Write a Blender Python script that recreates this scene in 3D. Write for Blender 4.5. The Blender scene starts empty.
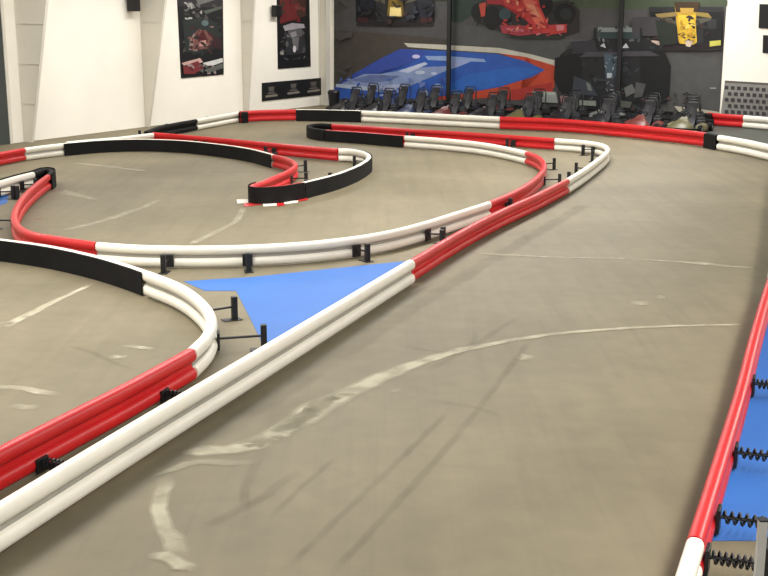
import bpy, bmesh, math, random
from mathutils import Vector, Matrix
random.seed(7)
S = bpy.context.scene
COL = S.collection
PI = math.pi

# ------------------------------------------------------------------ camera
W, HH, F = 768.0, 576.0, 1180.0
CAM_H = 4.0
PITCH = math.atan((288.0 - 10.0) / F)
camd = bpy.data.cameras.new('camera'); camd.sensor_fit = 'HORIZONTAL'
camd.sensor_width = 36.0; camd.lens = 36.0 * F / W; camd.clip_end = 300
cam = bpy.data.objects.new('camera', camd); COL.objects.link(cam)
cam.location = (0, 0, CAM_H); cam.rotation_euler = (PI / 2 - PITCH, 0, 0)
S.camera = cam

def ray(x, y):
    a, b = (x - W / 2) / F, (HH / 2 - y) / F
    return Vector((a, math.cos(PITCH) + b * math.sin(PITCH), -math.sin(PITCH) + b * math.cos(PITCH)))
def at(x, y, z=0.0):
    d = ray(x, y); t = (z - CAM_H) / d.z
    return Vector((d.x * t, d.y * t, z))

# room axes: U runs along the left wall away from us, V along the back wall to the right
CORNER = at(332, 103.5)
ANG = math.radians(29.9)
U = Vector((math.sin(ANG), math.cos(ANG), 0)); V = Vector((math.cos(ANG), -math.sin(ANG), 0)); Z = Vector((0, 0, 1))
def on_plane(x, y, p0, n):
    d = ray(x, y); c = Vector((0, 0, CAM_H)); t = (p0 - c).dot(n) / d.dot(n)
    return c + d * t
def back(x, y, off=0.0): return on_plane(x, y, CORNER - U * off, U)      # on the back wall
def left(x, y, off=0.0): return on_plane(x, y, CORNER + V * off, V)      # on the left wall

# ------------------------------------------------------------------ materials
def lin(c): return tuple((v / 255 / 12.92) if v / 255 <= 0.04045 else ((v / 255 + 0.055) / 1.055) ** 2.4 for v in c) + (1.0,)
def mat(name, rgb, rough=0.5, var=0.06, scale=3.0, bump=0.0, bscale=40.0, metal=0.0, spec=0.4):
    m = bpy.data.materials.new(name); m.use_nodes = True
    nt = m.node_tree; b = nt.nodes['Principled BSDF']
    b.inputs['Roughness'].default_value = rough; b.inputs['Metallic'].default_value = metal
    b.inputs['Specular IOR Level'].default_value = spec
    tc = nt.nodes.new('ShaderNodeTexCoord'); nz = nt.nodes.new('ShaderNodeTexNoise')
    nz.inputs['Scale'].default_value = scale; nz.inputs['Detail'].default_value = 5
    nt.links.new(tc.outputs['Object'], nz.inputs['Vector'])
    r = nt.nodes.new('ShaderNodeValToRGB'); c = lin(rgb)
    r.color_ramp.elements[0].position = 0.3; r.color_ramp.elements[1].position = 0.7
    r.color_ramp.elements[0].color = tuple(v * (1 - var) for v in c[:3]) + (1,)
    r.color_ramp.elements[1].color = tuple(min(1, v * (1 + var)) for v in c[:3]) + (1,)
    nt.links.new(nz.outputs['Fac'], r.inputs['Fac']); nt.links.new(r.outputs['Color'], b.inputs['Base Color'])
    if bump:
        n2 = nt.nodes.new('ShaderNodeTexNoise'); n2.inputs['Scale'].default_value = bscale; n2.inputs['Detail'].default_value = 4
        nt.links.new(tc.outputs['Object'], n2.inputs['Vector'])
        bp = nt.nodes.new('ShaderNodeBump'); bp.inputs['Strength'].default_value = bump; bp.inputs['Distance'].default_value = 0.01
        nt.links.new(n2.outputs['Fac'], bp.inputs['Height']); nt.links.new(bp.outputs['Normal'], b.inputs['Normal'])
    return m

M = {}
M['red'] = mat('red_plastic', (184, 27, 30), 0.4, 0.10, 2.0)
M['white'] = mat('white_plastic', (226, 221, 207), 0.4, 0.05, 2.5)
M['strip'] = mat('groove_shade_grey', (150, 146, 136), 0.6, 0.06, 4.0)  # shade of the groove between white rails, put into the strip's colour
M['black'] = mat('black_rubber', (17, 16, 16), 0.75, 0.3, 3.0, spec=0.2)
M['steel_black'] = mat('black_steel', (22, 22, 24), 0.5, 0.2, 8.0)
M['steel'] = mat('galvanised_steel', (160, 160, 158), 0.45, 0.08, 8.0, metal=0.3)
M['blue_floor'] = mat('blue_floor_paint', (38, 95, 168), 0.6, 0.07, 1.2)
M['pit_floor'] = mat('dark_pit_floor', (62, 66, 60), 0.6, 0.12, 0.6)
M['door'] = mat('dark_door_paint', (58, 62, 60), 0.5, 0.06, 1.0)
M['ceiling'] = mat('ceiling_paint', (84, 84, 84), 0.9, 0.03, 0.3)
M['column'] = mat('column_shade_grey', (205, 200, 187), 0.55, 0.03, 0.8)  # shade on the column webs is put into this grey; door frame shares it
M['tyre'] = mat('tyre_rubber', (20, 20, 21), 0.8, 0.2, 9.0, spec=0.2)
M['kart_black'] = mat('kart_bodywork_black', (24, 24, 27), 0.35, 0.1, 4.0)
M['kart_grey'] = mat('kart_bodywork_grey', (96, 98, 95), 0.4, 0.1, 4.0)
M['kart_red'] = mat('kart_bodywork_red', (92, 40, 36), 0.4, 0.1, 4.0)
M['kart_olive'] = mat('kart_bodywork_olive', (84, 80, 52), 0.4, 0.1, 4.0)
M['kart_blue'] = mat('kart_bodywork_blue', (36, 46, 74), 0.4, 0.1, 4.0)
M['seat'] = mat('kart_seat', (44, 44, 47), 0.5, 0.1, 4.0)

def wall_material():
    m = mat('painted_blockwork', (238, 233, 221), 0.8, 0.03, 0.7)
    nt = m.node_tree; b = nt.nodes['Principled BSDF']
    tc = nt.nodes.new('ShaderNodeTexCoord')
    br = nt.nodes.new('ShaderNodeTexBrick'); br.inputs['Scale'].default_value = 1.0
    br.inputs['Brick Width'].default_value = 0.45; br.inputs['Row Height'].default_value = 0.225
    br.inputs['Mortar Size'].default_value = 0.008; br.inputs['Mortar Smooth'].default_value = 0.3
    nt.links.new(tc.outputs['UV'], br.inputs['Vector'])
    bp = nt.nodes.new('ShaderNodeBump'); bp.inputs['Strength'].default_value = 0.35; bp.inputs['Distance'].default_value = 0.006; bp.invert = True
    nt.links.new(br.outputs['Fac'], bp.inputs['Height']); nt.links.new(bp.outputs['Normal'], b.inputs['Normal'])
    return m
M['wall'] = wall_material()
M['wall_grey'] = mat('grey_wall_paint', (120, 120, 118), 0.8, 0.04, 0.6)

def floor_material():
    m = bpy.data.materials.new('worn_concrete_floor'); m.use_nodes = True
    nt = m.node_tree; b = nt.nodes['Principled BSDF']; L = nt.links.new
    b.inputs['Roughness'].default_value = 0.62; b.inputs['Specular IOR Level'].default_value = 0.25
    tc = nt.nodes.new('ShaderNodeTexCoord')
    def noise(scale, detail, sx=1, sy=1, rot=0.0, dist=0.0):
        mp = nt.nodes.new('ShaderNodeMapping'); mp.inputs['Scale'].default_value = (sx, sy, 1); mp.inputs['Rotation'].default_value = (0, 0, rot)
        n = nt.nodes.new('ShaderNodeTexNoise'); n.inputs['Scale'].default_value = scale; n.inputs['Detail'].default_value = detail
        n.inputs['Distortion'].default_value = dist
        L(tc.outputs['Object'], mp.inputs['Vector']); L(mp.outputs['Vector'], n.inputs['Vector']); return n.outputs['Fac']
    def ramp(fac, p0, c0, p1, c1):
        r = nt.nodes.new('ShaderNodeValToRGB'); e = r.color_ramp.elements
        e[0].position = p0; e[0].color = c0; e[1].position = p1; e[1].color = c1
        L(fac, r.inputs['Fac']); return r.outputs['Color']
    def mul(a, c, f=1.0):
        x = nt.nodes.new('ShaderNodeMix'); x.data_type = 'RGBA'; x.blend_type = 'MULTIPLY'; x.inputs['Factor'].default_value = f
        L(a, x.inputs['A']); L(c, x.inputs['B']); return x.outputs['Result']
    base = ramp(noise(0.35, 6), 0.3, lin((107, 99, 81)), 0.7, lin((124, 115, 95)))
    g = lambda v: (v, v, v * 0.98, 1)
    base = mul(base, ramp(noise(3.5, 6), 0.3, g(0.92), 0.7, g(1.04)))
    # long rubber streaks along the driving line
    base = mul(base, ramp(noise(1.0, 5, 3.2, 0.16, math.radians(24), 0.3), 0.36, g(0.93), 0.56, g(1.0)))
    base = mul(base, ramp(noise(1.0, 4, 7.0, 0.3, math.radians(30), 0.2), 0.30, g(0.93), 0.44, g(1.0)))
    L(base, b.inputs['Base Color'])
    bp = nt.nodes.new('ShaderNodeBump'); bp.inputs['Strength'].default_value = 0.12; bp.inputs['Distance'].default_value = 0.01
    L(noise(30, 5), bp.inputs['Height']); L(bp.outputs['Normal'], b.inputs['Normal'])
    return m
M['floor'] = floor_material()

def scuff_material(name, rgb, dens, scale=2.5):
    """Worn paint, rubber or a painted shadow band: opaque along the middle of the ribbon, broken up by noise."""
    m = bpy.data.materials.new(name); m.use_nodes = True
    nt = m.node_tree; b = nt.nodes['Principled BSDF']; L = nt.links.new
    b.inputs['Base Color'].default_value = lin(rgb); b.inputs['Roughness'].default_value = 0.7; b.inputs['Specular IOR Level'].default_value = 0.2
    at_ = nt.nodes.new('ShaderNodeAttribute'); at_.attribute_name = 'cover'
    tc = nt.nodes.new('ShaderNodeTexCoord'); n = nt.nodes.new('ShaderNodeTexNoise'); n.inputs['Scale'].default_value = scale; n.inputs['Detail'].default_value = 6
    L(tc.outputs['Object'], n.inputs['Vector'])
    mr = nt.nodes.new('ShaderNodeMapRange'); mr.inputs['From Min'].default_value = 0.3; mr.inputs['From Max'].default_value = 0.62
    mr.inputs['To Min'].default_value = 0.35; mr.inputs['To Max'].default_value = 1.0
    L(n.outputs['Fac'], mr.inputs['Value'])
    a = nt.nodes.new('ShaderNodeMath'); a.operation = 'MULTIPLY'; L(at_.outputs['Fac'], a.inputs[0]); L(mr.outputs['Result'], a.inputs[1])
    c = nt.nodes.new('ShaderNodeMath'); c.operation = 'MULTIPLY'; c.use_clamp = True; L(a.outputs[0], c.inputs[0]); c.inputs[1].default_value = dens
    L(c.outputs[0], b.inputs['Alpha'])
    return m
M['paint'] = scuff_material('worn_white_floor_paint', (184, 177, 154), 0.85)
M['paint_faint'] = scuff_material('faint_white_floor_paint', (176, 170, 148), 0.6)
M['rubber'] = scuff_material('rubber_and_shadow_marks', (78, 74, 62), 0.15, 1.5)  # tyre rubber, and the shadow band painted beside the long barrier

# ------------------------------------------------------------------ helpers
def tag(o, label=None, cat=None, group=None, kind=None):
    if label: o['label'] = label
    if cat: o['category'] = cat
    if group: o['group'] = group
    if kind: o['kind'] = kind
    return o
def empty(name, loc, rz=0.0):
    o = bpy.data.objects.new(name, None); COL.objects.link(o); o.location = loc; o.rotation_euler = (0, 0, rz)
    o.empty_display_size = 0.2
    return o
def link(name, bm, mats, parent=None, origin=None, smooth=None):
    """One mesh object; origin (world point) becomes the object origin."""
    if origin is not None: bmesh.ops.translate(bm, verts=bm.verts, vec=-Vector(origin))
    bmesh.ops.recalc_face_normals(bm, faces=bm.faces)
    me = bpy.data.meshes.new(name); bm.to_mesh(me); bm.free()
    for m in (mats if isinstance(mats, (list, tuple)) else [mats]): me.materials.append(m)
    o = bpy.data.objects.new(name, me); COL.objects.link(o)
    if origin is not None: o.location = origin
    if parent: o.parent = parent
    if smooth:
        for p in me.polygons: p.use_smooth = True
        try: me.set_sharp_from_angle(angle=math.radians(smooth))
        except Exception: pass
    return o
def add_box(bm, c, s, rot=None, bevel=0.0, mi=0):
    m = Matrix.Translation(Vector(c))
    if rot is not None: m = m @ rot.to_4x4()
    r = bmesh.ops.create_cube(bm, size=1.0, matrix=m @ Matrix.Diagonal((s[0], s[1], s[2], 1)))
    if bevel:
        es = list({e for v in r['verts'] for e in v.link_edges})
        bmesh.ops.bevel(bm, geom=es, offset=bevel, segments=2, affect='EDGES', profile=0.5)
    return r
def frame_along(d):
    d = d.normalized(); s = d.cross(Z)
    s = s.normalized() if s.length > 1e-4 else Vector((1, 0, 0))
    return s, s.cross(d).normalized()
def sweep(bm, pts, prof, closed=False, mi=0):
    """prof: closed list of (side, up); swept along pts. Side is to the right of travel."""
    n = len(pts); rings = []
    for i, p in enumerate(pts):
        if closed: d = pts[(i + 1) % n] - pts[i - 1]
        else: d = pts[min(i + 1, n - 1)] - pts[max(i - 1, 0)]
        s, u = frame_along(d)
        rings.append([bm.verts.new(p + s * a + u * b) for a, b in prof])
    k = len(prof)
    for i in range(n if closed else n - 1):
        a, b = rings[i], rings[(i + 1) % n]
        for j in range(k):
            f = bm.faces.new((a[j], a[(j + 1) % k], b[(j + 1) % k], b[j])); f.material_index = mi
    if not closed:
        for r in (rings[0], rings[-1]):
            f = bm.faces.new(r); f.material_index = mi
def circ(r, n=12, ry=None):
    ry = ry or r
    return [(r * math.cos(2 * PI * i / n), ry * math.sin(2 * PI * i / n)) for i in range(n)]
def tube(bm, pts, r, n=8, closed=False): sweep(bm, [Vector(p) for p in pts], circ(r, n), closed)
def catmull(P, step=0.12):
    if len(P) == 2: P = [P[0], (P[0] + P[1]) / 2, P[1]]
    Q = [2 * P[0] - P[1]] + list(P) + [2 * P[-1] - P[-2]]; out = []
    for i in range(1, len(Q) - 2):
        a, b, c, d = Q[i - 1:i + 3]; n = max(2, int((c - b).length / step))
        # centripetal parametrisation keeps tight bends clean
        t0 = 0; t1 = t0 + max((b - a).length, 1e-4) ** 0.5; t2 = t1 + max((c - b).length, 1e-4) ** 0.5; t3 = t2 + max((d - c).length, 1e-4) ** 0.5
        for k in range(n):
            t = t1 + (t2 - t1) * k / n
            A1 = a * ((t1 - t) / (t1 - t0)) + b * ((t - t0) / (t1 - t0)); A2 = b * ((t2 - t) / (t2 - t1)) + c * ((t - t1) / (t2 - t1)); A3 = c * ((t3 - t) / (t3 - t2)) + d * ((t - t2) / (t3 - t2))
            B1 = A1 * ((t2 - t) / (t2 - t0)) + A2 * ((t - t0) / (t2 - t0)); B2 = A2 * ((t3 - t) / (t3 - t1)) + A3 * ((t - t1) / (t3 - t1))
            out.append(B1 * ((t2 - t) / (t2 - t1)) + B2 * ((t - t1) / (t2 - t1)))
    out.append(P[-1].copy()); return out

# ------------------------------------------------------------------ the setting
def slab(name, p, a, b, thick, n, m, uv=True):
    """A wall panel from p spanning a and b, thickened along n."""
    bm = bmesh.new(); uvl = bm.loops.layers.uv.new('UVMap')
    v = [bm.verts.new(q) for q in (p, p + a, p + a + b, p + b)]
    f0 = bm.faces.new(v)
    w = [bm.verts.new(q.co + n * thick) for q in v]
    bm.faces.new(list(reversed(w)))
    for i in range(4): bm.faces.new((v[i], w[i], w[(i + 1) % 4], v[(i + 1) % 4]))
    for f in bm.faces:
        for l in f.loops:
            d = l.vert.co - p; l[uvl].uv = (d.dot(a.normalized()), d.dot(b.normalized()))
    o = link(name, bm, m, origin=p); o['kind'] = 'structure'; return o

ROOM_H, LEN, WID = 7.0, 78.0, 46.0
P0 = CORNER - U * LEN
slab('floor', P0, V * WID, U * LEN, 0.2, -Z, M['floor'])
slab('ceiling', P0 + Z * ROOM_H, V * WID, U * LEN, 0.2, Z, M['ceiling'])
slab('wall_left', P0, U * LEN, Z * ROOM_H, 0.25, -V, M['wall'])
slab('wall_back', CORNER, V * WID, Z * ROOM_H, 0.25, U, M['wall'])
slab('wall_right', P0 + V * WID, U * LEN, Z * ROOM_H, 0.25, V, M['wall_grey'])
slab('wall_front', P0, V * WID, Z * ROOM_H, 0.25, -U, M['wall_grey'])

def flat(name, pts, z, m, thick=0.004, smooth_edge=False):
    bm = bmesh.new()
    v = [bm.verts.new((p.x, p.y, z)) for p in pts]
    f = bm.faces.new(v)
    r = bmesh.ops.extrude_face_region(bm, geom=[f])
    bmesh.ops.translate(bm, verts=[e for e in r['geom'] if isinstance(e, bmesh.types.BMVert)], vec=(0, 0, -thick))
    o = link(name, bm, m, origin=Vector((pts[0].x, pts[0].y, 0))); return o

# dark pit floor between the far barrier and the back wall
pit = [at(345, 113.5), at(430, 116), at(500, 119.5), at(560, 122), at(620, 127), at(690, 135), at(720, 139), at(800, 155), at(830, 128), at(725, 120.5), at(345, 106.0)]
o = flat('floor_pit_lane', pit, 0.004, M['pit_floor']); o['kind'] = 'structure'
# blue painted floor areas
blue = [at(184, 281.5), at(214, 279.5), at(250, 277.5), at(330, 269), at(404, 261.5), at(430, 262), at(350, 318), at(272, 352), at(264, 347), at(250, 318), at(236, 291), at(205, 291)]
o = flat('floor_blue_island', blue, 0.005, M['blue_floor']); o['kind'] = 'structure'
blue2 = [at(772, 315), at(757, 345), at(742, 400), at(727, 455), at(712, 510), at(709, 541), at(790, 541), at(900, 480), at(900, 330), at(800, 312)]
o = flat('floor_blue_side', blue2, 0.005, M['blue_floor']); o['kind'] = 'structure'
blue3 = [at(-40, 205), at(-5, 207), at(7, 203), at(9, 196), at(-5, 194), at(-40, 199)]
o = flat('floor_blue_patch', blue3, 0.005, M['blue_floor']); o['kind'] = 'structure'

# tapered steel portal columns on the left wall (deeper towards the roof)
def portal_column(n, x_base, y_base, d0, d1, width=0.1):
    base = left(x_base, y_base); base.z = 0
    base = CORNER + U * ((base - CORNER).dot(U))
    bm = bmesh.new(); HT = ROOM_H
    def prism(u0, u1, a0, a1, b0, b1):   # along U from u0 to u1; out from the wall a..b at the foot (0) and top (1)
        q = []
        for u in (u0, u1):
            q.append([bm.verts.new(base + U * u + V * x + Z * z) for x, z in ((a0, 0), (b0, 0), (b1, HT), (a1, HT))])
        bm.faces.new(q[0]); bm.faces.new(list(reversed(q[1])))
        for i in range(4): bm.faces.new((q[0][i], q[1][i], q[1][(i + 1) % 4], q[0][(i + 1) % 4]))
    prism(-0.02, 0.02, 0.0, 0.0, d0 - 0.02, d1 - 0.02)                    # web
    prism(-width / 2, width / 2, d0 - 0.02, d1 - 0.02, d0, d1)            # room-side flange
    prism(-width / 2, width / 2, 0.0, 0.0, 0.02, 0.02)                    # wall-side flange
    for z in ((1.2, 2.4, 3.6, 4.6) if n < 4 else ()):
        dd = d0 + (d1 - d0) * z / HT
        c = base + V * (dd / 2) + Z * z
        R = Matrix((V, U, Z)).transposed()
        add_box(bm, c, (dd - 0.04, width * 0.9, 0.02), R)                 # stiffeners
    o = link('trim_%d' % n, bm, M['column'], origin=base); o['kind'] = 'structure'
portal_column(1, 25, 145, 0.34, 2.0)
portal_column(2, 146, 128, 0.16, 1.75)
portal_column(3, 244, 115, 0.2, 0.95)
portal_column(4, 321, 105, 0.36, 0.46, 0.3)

# dark door at the left edge
q = left(9, 145); t = (q - CORNER).dot(U)
R_left = Matrix((U, V, Z)).transposed()
bm = bmesh.new(); c0 = CORNER + U * (t - 1.45) + V * 0.03
add_box(bm, c0 + Z * 2.2, (2.9, 0.06, 4.4), R_left, 0.01)
dr = link('door_1', bm, M['door'], origin=c0); dr['kind'] = 'structure'
bm = bmesh.new()
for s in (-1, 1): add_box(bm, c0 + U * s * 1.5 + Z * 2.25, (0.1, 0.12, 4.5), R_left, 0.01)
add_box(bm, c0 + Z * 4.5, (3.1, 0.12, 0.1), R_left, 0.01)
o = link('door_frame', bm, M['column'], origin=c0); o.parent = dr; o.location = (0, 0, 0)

# ------------------------------------------------------------------ worn markings, rubber and a painted shadow band on the floor
def ribbon(pts, widths, m, name='floor_marking', z=0.007):
    P = catmull([at(x, y) for x, y in pts], 0.15)
    n = len(P); bm = bmesh.new(); cov = bm.verts.layers.float.new('cover'); rows = []
    rr = random.Random(len(pts) * 17 + int(pts[0][0]))
    for i, p in enumerate(P):
        d = P[min(i + 1, n - 1)] - P[max(i - 1, 0)]; s, _ = frame_along(d)
        t = i / (n - 1) * (len(widths) - 1); k = min(int(t), len(widths) - 2) if len(widths) > 1 else 0
        w = widths[0] if len(widths) == 1 else widths[k] * (1 - (t - k)) + widths[k + 1] * (t - k)
        w *= 1 + rr.uniform(-0.15, 0.15); off = rr.uniform(-0.1, 0.1) * w
        end = min(1.0, min(i, n - 1 - i) / 2.0)
        row = []
        for a, c in ((-0.6, 0), (-0.3, 0.9), (0.3, 0.9), (0.6, 0)):
            v = bm.verts.new(p + s * (a * w + off) + Z * z); v[cov] = c * end; row.append(v)
        rows.append(row)
    for a, b in zip(rows, rows[1:]):
        for j in range(3): bm.faces.new((a[j], a[j + 1], b[j + 1], b[j]))
    o = link(name, bm, m); o['kind'] = 'structure'; return o
ribbon([(748, 325), (690, 326), (620, 329), (560, 334), (510, 341), (465, 350), (425, 361), (385, 377), (345, 396), (312, 415), (285, 434)], [0.07, 0.1, 0.12, 0.14, 0.22, 0.3, 0.3], M['paint'])
ribbon([(350, 393), (322, 402), (298, 420), (270, 438), (245, 447)], [0.16, 0.28, 0.3, 0.2], M['paint'])
ribbon([(286, 438), (255, 446), (225, 451), (196, 452), (182, 455)], [0.14, 0.24, 0.26, 0.16], M['paint'])
ribbon([(262, 462), (230, 464), (200, 462), (172, 470), (150, 478)], [0.08, 0.14, 0.12, 0.06], M['paint_faint'])
ribbon([(165, 478), (160, 500), (162, 520), (172, 540), (182, 562)], [0.16, 0.18, 0.15, 0.17, 0.18], M['paint'])
ribbon([(146, 558), (162, 557), (182, 566), (198, 570)], [0.1, 0.16, 0.14, 0.1], M['paint'], z=0.009)
ribbon([(472, 254), (520, 256), (570, 258), (620, 259), (660, 261), (700, 264), (758, 269)], [0.14, 0.12, 0.12, 0.1, 0.14, 0.18, 0.08], M['paint_faint'])
ribbon([(690, 263), (706, 264), (716, 265)], [0.2, 0.28, 0.15], M['paint'], z=0.009)
ribbon([(628, 303), (652, 304)], [0.25, 0.2], M['paint'])
ribbon([(652, 297), (668, 298)], [0.2, 0.2], M['paint_faint'])
ribbon([(390, 390), (402, 393)], [0.14, 0.14], M['paint_faint'])
ribbon([(514, 356), (524, 358), (534, 360)], [0.2, 0.26, 0.2], M['paint'])
ribbon([(0, 329), (25, 317), (55, 302), (92, 284)], [0.2, 0.14, 0.12, 0.1], M['paint'])
ribbon([(-10, 325), (0, 324), (12, 324)], [0.2, 0.2, 0.1], M['paint_faint'])
ribbon([(-10, 387), (15, 388), (40, 392), (66, 396)], [0.12, 0.14, 0.14, 0.12], M['paint'])
ribbon([(8, 406), (24, 408), (40, 408)], [0.14, 0.14, 0.14], M['paint'])
ribbon([(108, 357), (128, 358)], [0.14, 0.14], M['paint'])
ribbon([(118, 346), (140, 348), (158, 350)], [0.12, 0.12, 0.1], M['paint'])
ribbon([(56, 190), (75, 195), (98, 201)], [0.35, 0.3, 0.2], M['paint_faint'])
ribbon([(60, 232), (100, 222), (140, 209), (160, 200)], [0.2, 0.2, 0.16], M['paint_faint'])
ribbon([(188, 246), (215, 233), (236, 221), (242, 208)], [0.16, 0.16, 0.14], M['paint_faint'])
ribbon([(70, 163), (110, 167), (150, 172)], [0.25, 0.25, 0.2], M['paint_faint'])
# rubber laid down by tyres
ribbon([(425, 372), (470, 348), (520, 316)], [0.1], M['rubber'])
ribbon([(245, 512), (246, 490), (253, 470), (262, 455)], [0.1], M['rubber'], z=0.010)
ribbon([(190, 535), (230, 515), (268, 494), (300, 470)], [0.1, 0.12, 0.1], M['rubber'], z=0.010)
ribbon([(285, 572), (345, 512), (405, 455), (450, 410)], [0.07], M['rubber'])
ribbon([(330, 576), (400, 500), (470, 420), (530, 340)], [0.08], M['rubber'])
ribbon([(268, 520), (310, 480), (340, 455)], [0.06], M['rubber'])
ribbon([(420, 400), (475, 408), (510, 420)], [0.1], M['rubber'])
ribbon([(395, 345), (440, 352), (470, 345), (475, 330)], [0.08], M['rubber'])
ribbon([(65, 345), (90, 352), (118, 365), (140, 372)], [0.08], M['rubber'])
# shadow band of the long barrier, painted on the floor in the rubber colour
ribbon([(-60, 597), (30, 549), (160, 468), (300, 382), (420, 304), (520, 243), (585, 205)], [0.3], M['rubber'], z=0.006)

# red and white kerb blocks painted round the inner nose
kr = at(270, 194)
for i, (x, y, w, h, c) in enumerate([(243, 203.2, 11, 4, 'white'), (249, 206.3, 9, 3.5, 'red'), (258, 205, 7, 3, 'red'), (270, 206.2, 13, 3.6, 'white'), (281, 206, 7, 3, 'red'), (291, 204, 13, 3.2, 'white'), (303, 201.2, 9, 2.6, 'red')]):
    flat('kerb_marking', [at(x - w / 2, y + 0.6), at(x + w / 2, y - 0.2 - (0.8 if x > 285 else 0)), at(x + w / 2 + 1, y - h * .95), at(x - w / 2 - 1, y - h * .85)], 0.008 + i * 0.0004, M['white'] if c == 'white' else M['red'], 0.003)['kind'] = 'structure'
for x, y in ((56, 190.5), (40, 219)):
    ribbon([(x - 8, y), (x + 7, y + 1)], [0.3, 0.2], scuff_material('worn_red_floor_paint', (196, 110, 96), 0.4))

# ------------------------------------------------------------------ barriers
RAIL, ZLO, ZHI = 0.072, 0.092, 0.288
def rail_profile(r):
    return [(r * 0.92 * math.copysign(abs(math.cos(a)) ** 0.8, math.cos(a)), r * math.copysign(abs(math.sin(a)) ** 0.9, math.sin(a))) for a in [2 * PI * (i + 0.5) / 16 for i in range(16)]]
def offset(P, d):
    out = []
    for i, p in enumerate(P):
        s, _ = frame_along(P[min(i + 1, len(P) - 1)] - P[max(i - 1, 0)]); out.append(p + s * d)
    return out
def lift(P, z): return [Vector((p.x, p.y, z)) for p in P]

def foot(o, e, out, R, origin):
    bm = bmesh.new()
    add_box(bm, e - out * 0.04 + Z * 0.006 - origin, (0.26, 0.14, 0.012), R, 0.003)
    link('foot_plate', bm, M['steel_black'], o)

def make_bracket(parent, p, out, length, k, origin, spring=False):
    """Arm from the rail back to an upright post with a foot; a coil spring rides on the arm."""
    side = Vector((-out.y, out.x, 0)); R = Matrix((out, side, Z)).transposed()
    bm = bmesh.new()
    e = p + out * length
    add_box(bm, p + out * 0.078 + Z * 0.13 * k, (0.03, 0.16, 0.2 * k), R, 0.005)           # plate bolted to the rails
    tube(bm, [p + out * 0.06 + Z * 0.15 * k, e + Z * 0.17 * k], 0.016)                      # arm
    add_box(bm, e + Z * 0.15 * k, (0.075, 0.075, 0.30 * k), R, 0.006)                      # upright
    o = link('support_bracket', bm, M['steel_black'], parent, origin=None)
    for v in o.data.vertices: v.co -= origin
    bm = bmesh.new(); pts = []
    if not spring: bm.free(); return foot(o, e, out, R, origin)
    turns, L0, L1 = 8, 0.11, length - 0.04
    for i in range(turns * 10 + 1):
        a = 2 * PI * i / 10; d = L0 + (L1 - L0) * i / (turns * 10)
        pts.append(p + out * d + Z * (0.155 * k + 0.045 * math.sin(a)) + side * 0.045 * math.cos(a) - origin)
    n = len(pts); prev = None
    sweep(bm, pts, circ(0.011, 5))
    sp = link('coil_spring', bm, M['steel_black'], o)
    foot(o, e, out, R, origin)

def barrier(px, colour, label, face=False, top=None, brackets=(), k=1.0, blen=0.42, gap=0.012, cap=False, face_h=0.345, straight=False):
    zhi = ZHI * k
    P = catmull([at(x, y, zhi) for x, y in px], 0.14)
    P = [Vector((p.x, p.y, 0)) for p in P]
    P[0] = P[0] + (P[1] - P[0]).normalized() * gap; P[-1] = P[-1] + (P[-2] - P[-1]).normalized() * gap
    org = P[len(P) // 2].copy()
    root = empty('barrier_section', org); tag(root, label, 'barrier', 'kart track barrier sections')
    Q = [p - org for p in P]
    up = M[top or colour]; lo = M[colour]
    bm = bmesh.new(); sweep(bm, lift(Q, zhi), rail_profile(RAIL * k)); link('upper_rail', bm, up, root, smooth=50)
    bm = bmesh.new(); sweep(bm, lift(Q, ZLO * k), rail_profile(RAIL * k)); link('lower_rail', bm, lo, root, smooth=50)
    bm = bmesh.new(); sweep(bm, lift(Q, 0.19 * k), [(-0.012, -0.05 * k), (0.012, -0.05 * k), (0.012, 0.05 * k), (-0.012, 0.05 * k)]); link('joining_strip', bm, M['strip'] if colour == 'white' else lo, root)
    if face:
        fh = face_h * k
        bm = bmesh.new(); sweep(bm, lift(offset(Q, 0.080 * k), fh / 2 + 0.006), [(-0.007, -fh / 2), (0.009, -fh / 2), (0.009, fh / 2 - 0.01), (0.0, fh / 2), (-0.007, fh / 2)])
        o = link('face_panel', bm, M['black'], root, smooth=40); o['label'] = 'black rubber face panel'
    if cap:
        for i in cap:
            a, b = (Q[0], Q[1]) if i == 0 else (Q[-1], Q[-2])
            d = (b - a).normalized(); bm = bmesh.new()
            sweep(bm, [a + Z * 0.17 * k, a + d * 0.26 + Z * 0.17 * k], [(-0.1 * k, -0.165 * k), (0.1 * k, -0.165 * k), (0.1 * k, 0.13 * k), (0.06 * k, 0.175 * k), (-0.06 * k, 0.175 * k), (-0.1 * k, 0.13 * k)])
            o = link('end_cap', bm, M['black'], root); o['label'] = 'black end cap'
    tot = [0.0]
    for a, b in zip(P, P[1:]): tot.append(tot[-1] + (b - a).length)
    for br in brackets:
        fr, ln, hk, sp = (tuple(br) + (1.0, False)[len(br) - 2:]) if isinstance(br, tuple) else (br, blen, 1.0, False)
        i = min(range(len(P)), key=lambda j: abs(tot[j] - fr * tot[-1])); i = max(1, min(len(P) - 2, i))
        s, _ = frame_along(P[i + 1] - P[i - 1])
        make_bracket(root, P[i], -s, ln, k * hk, org, sp)
    return root

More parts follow.
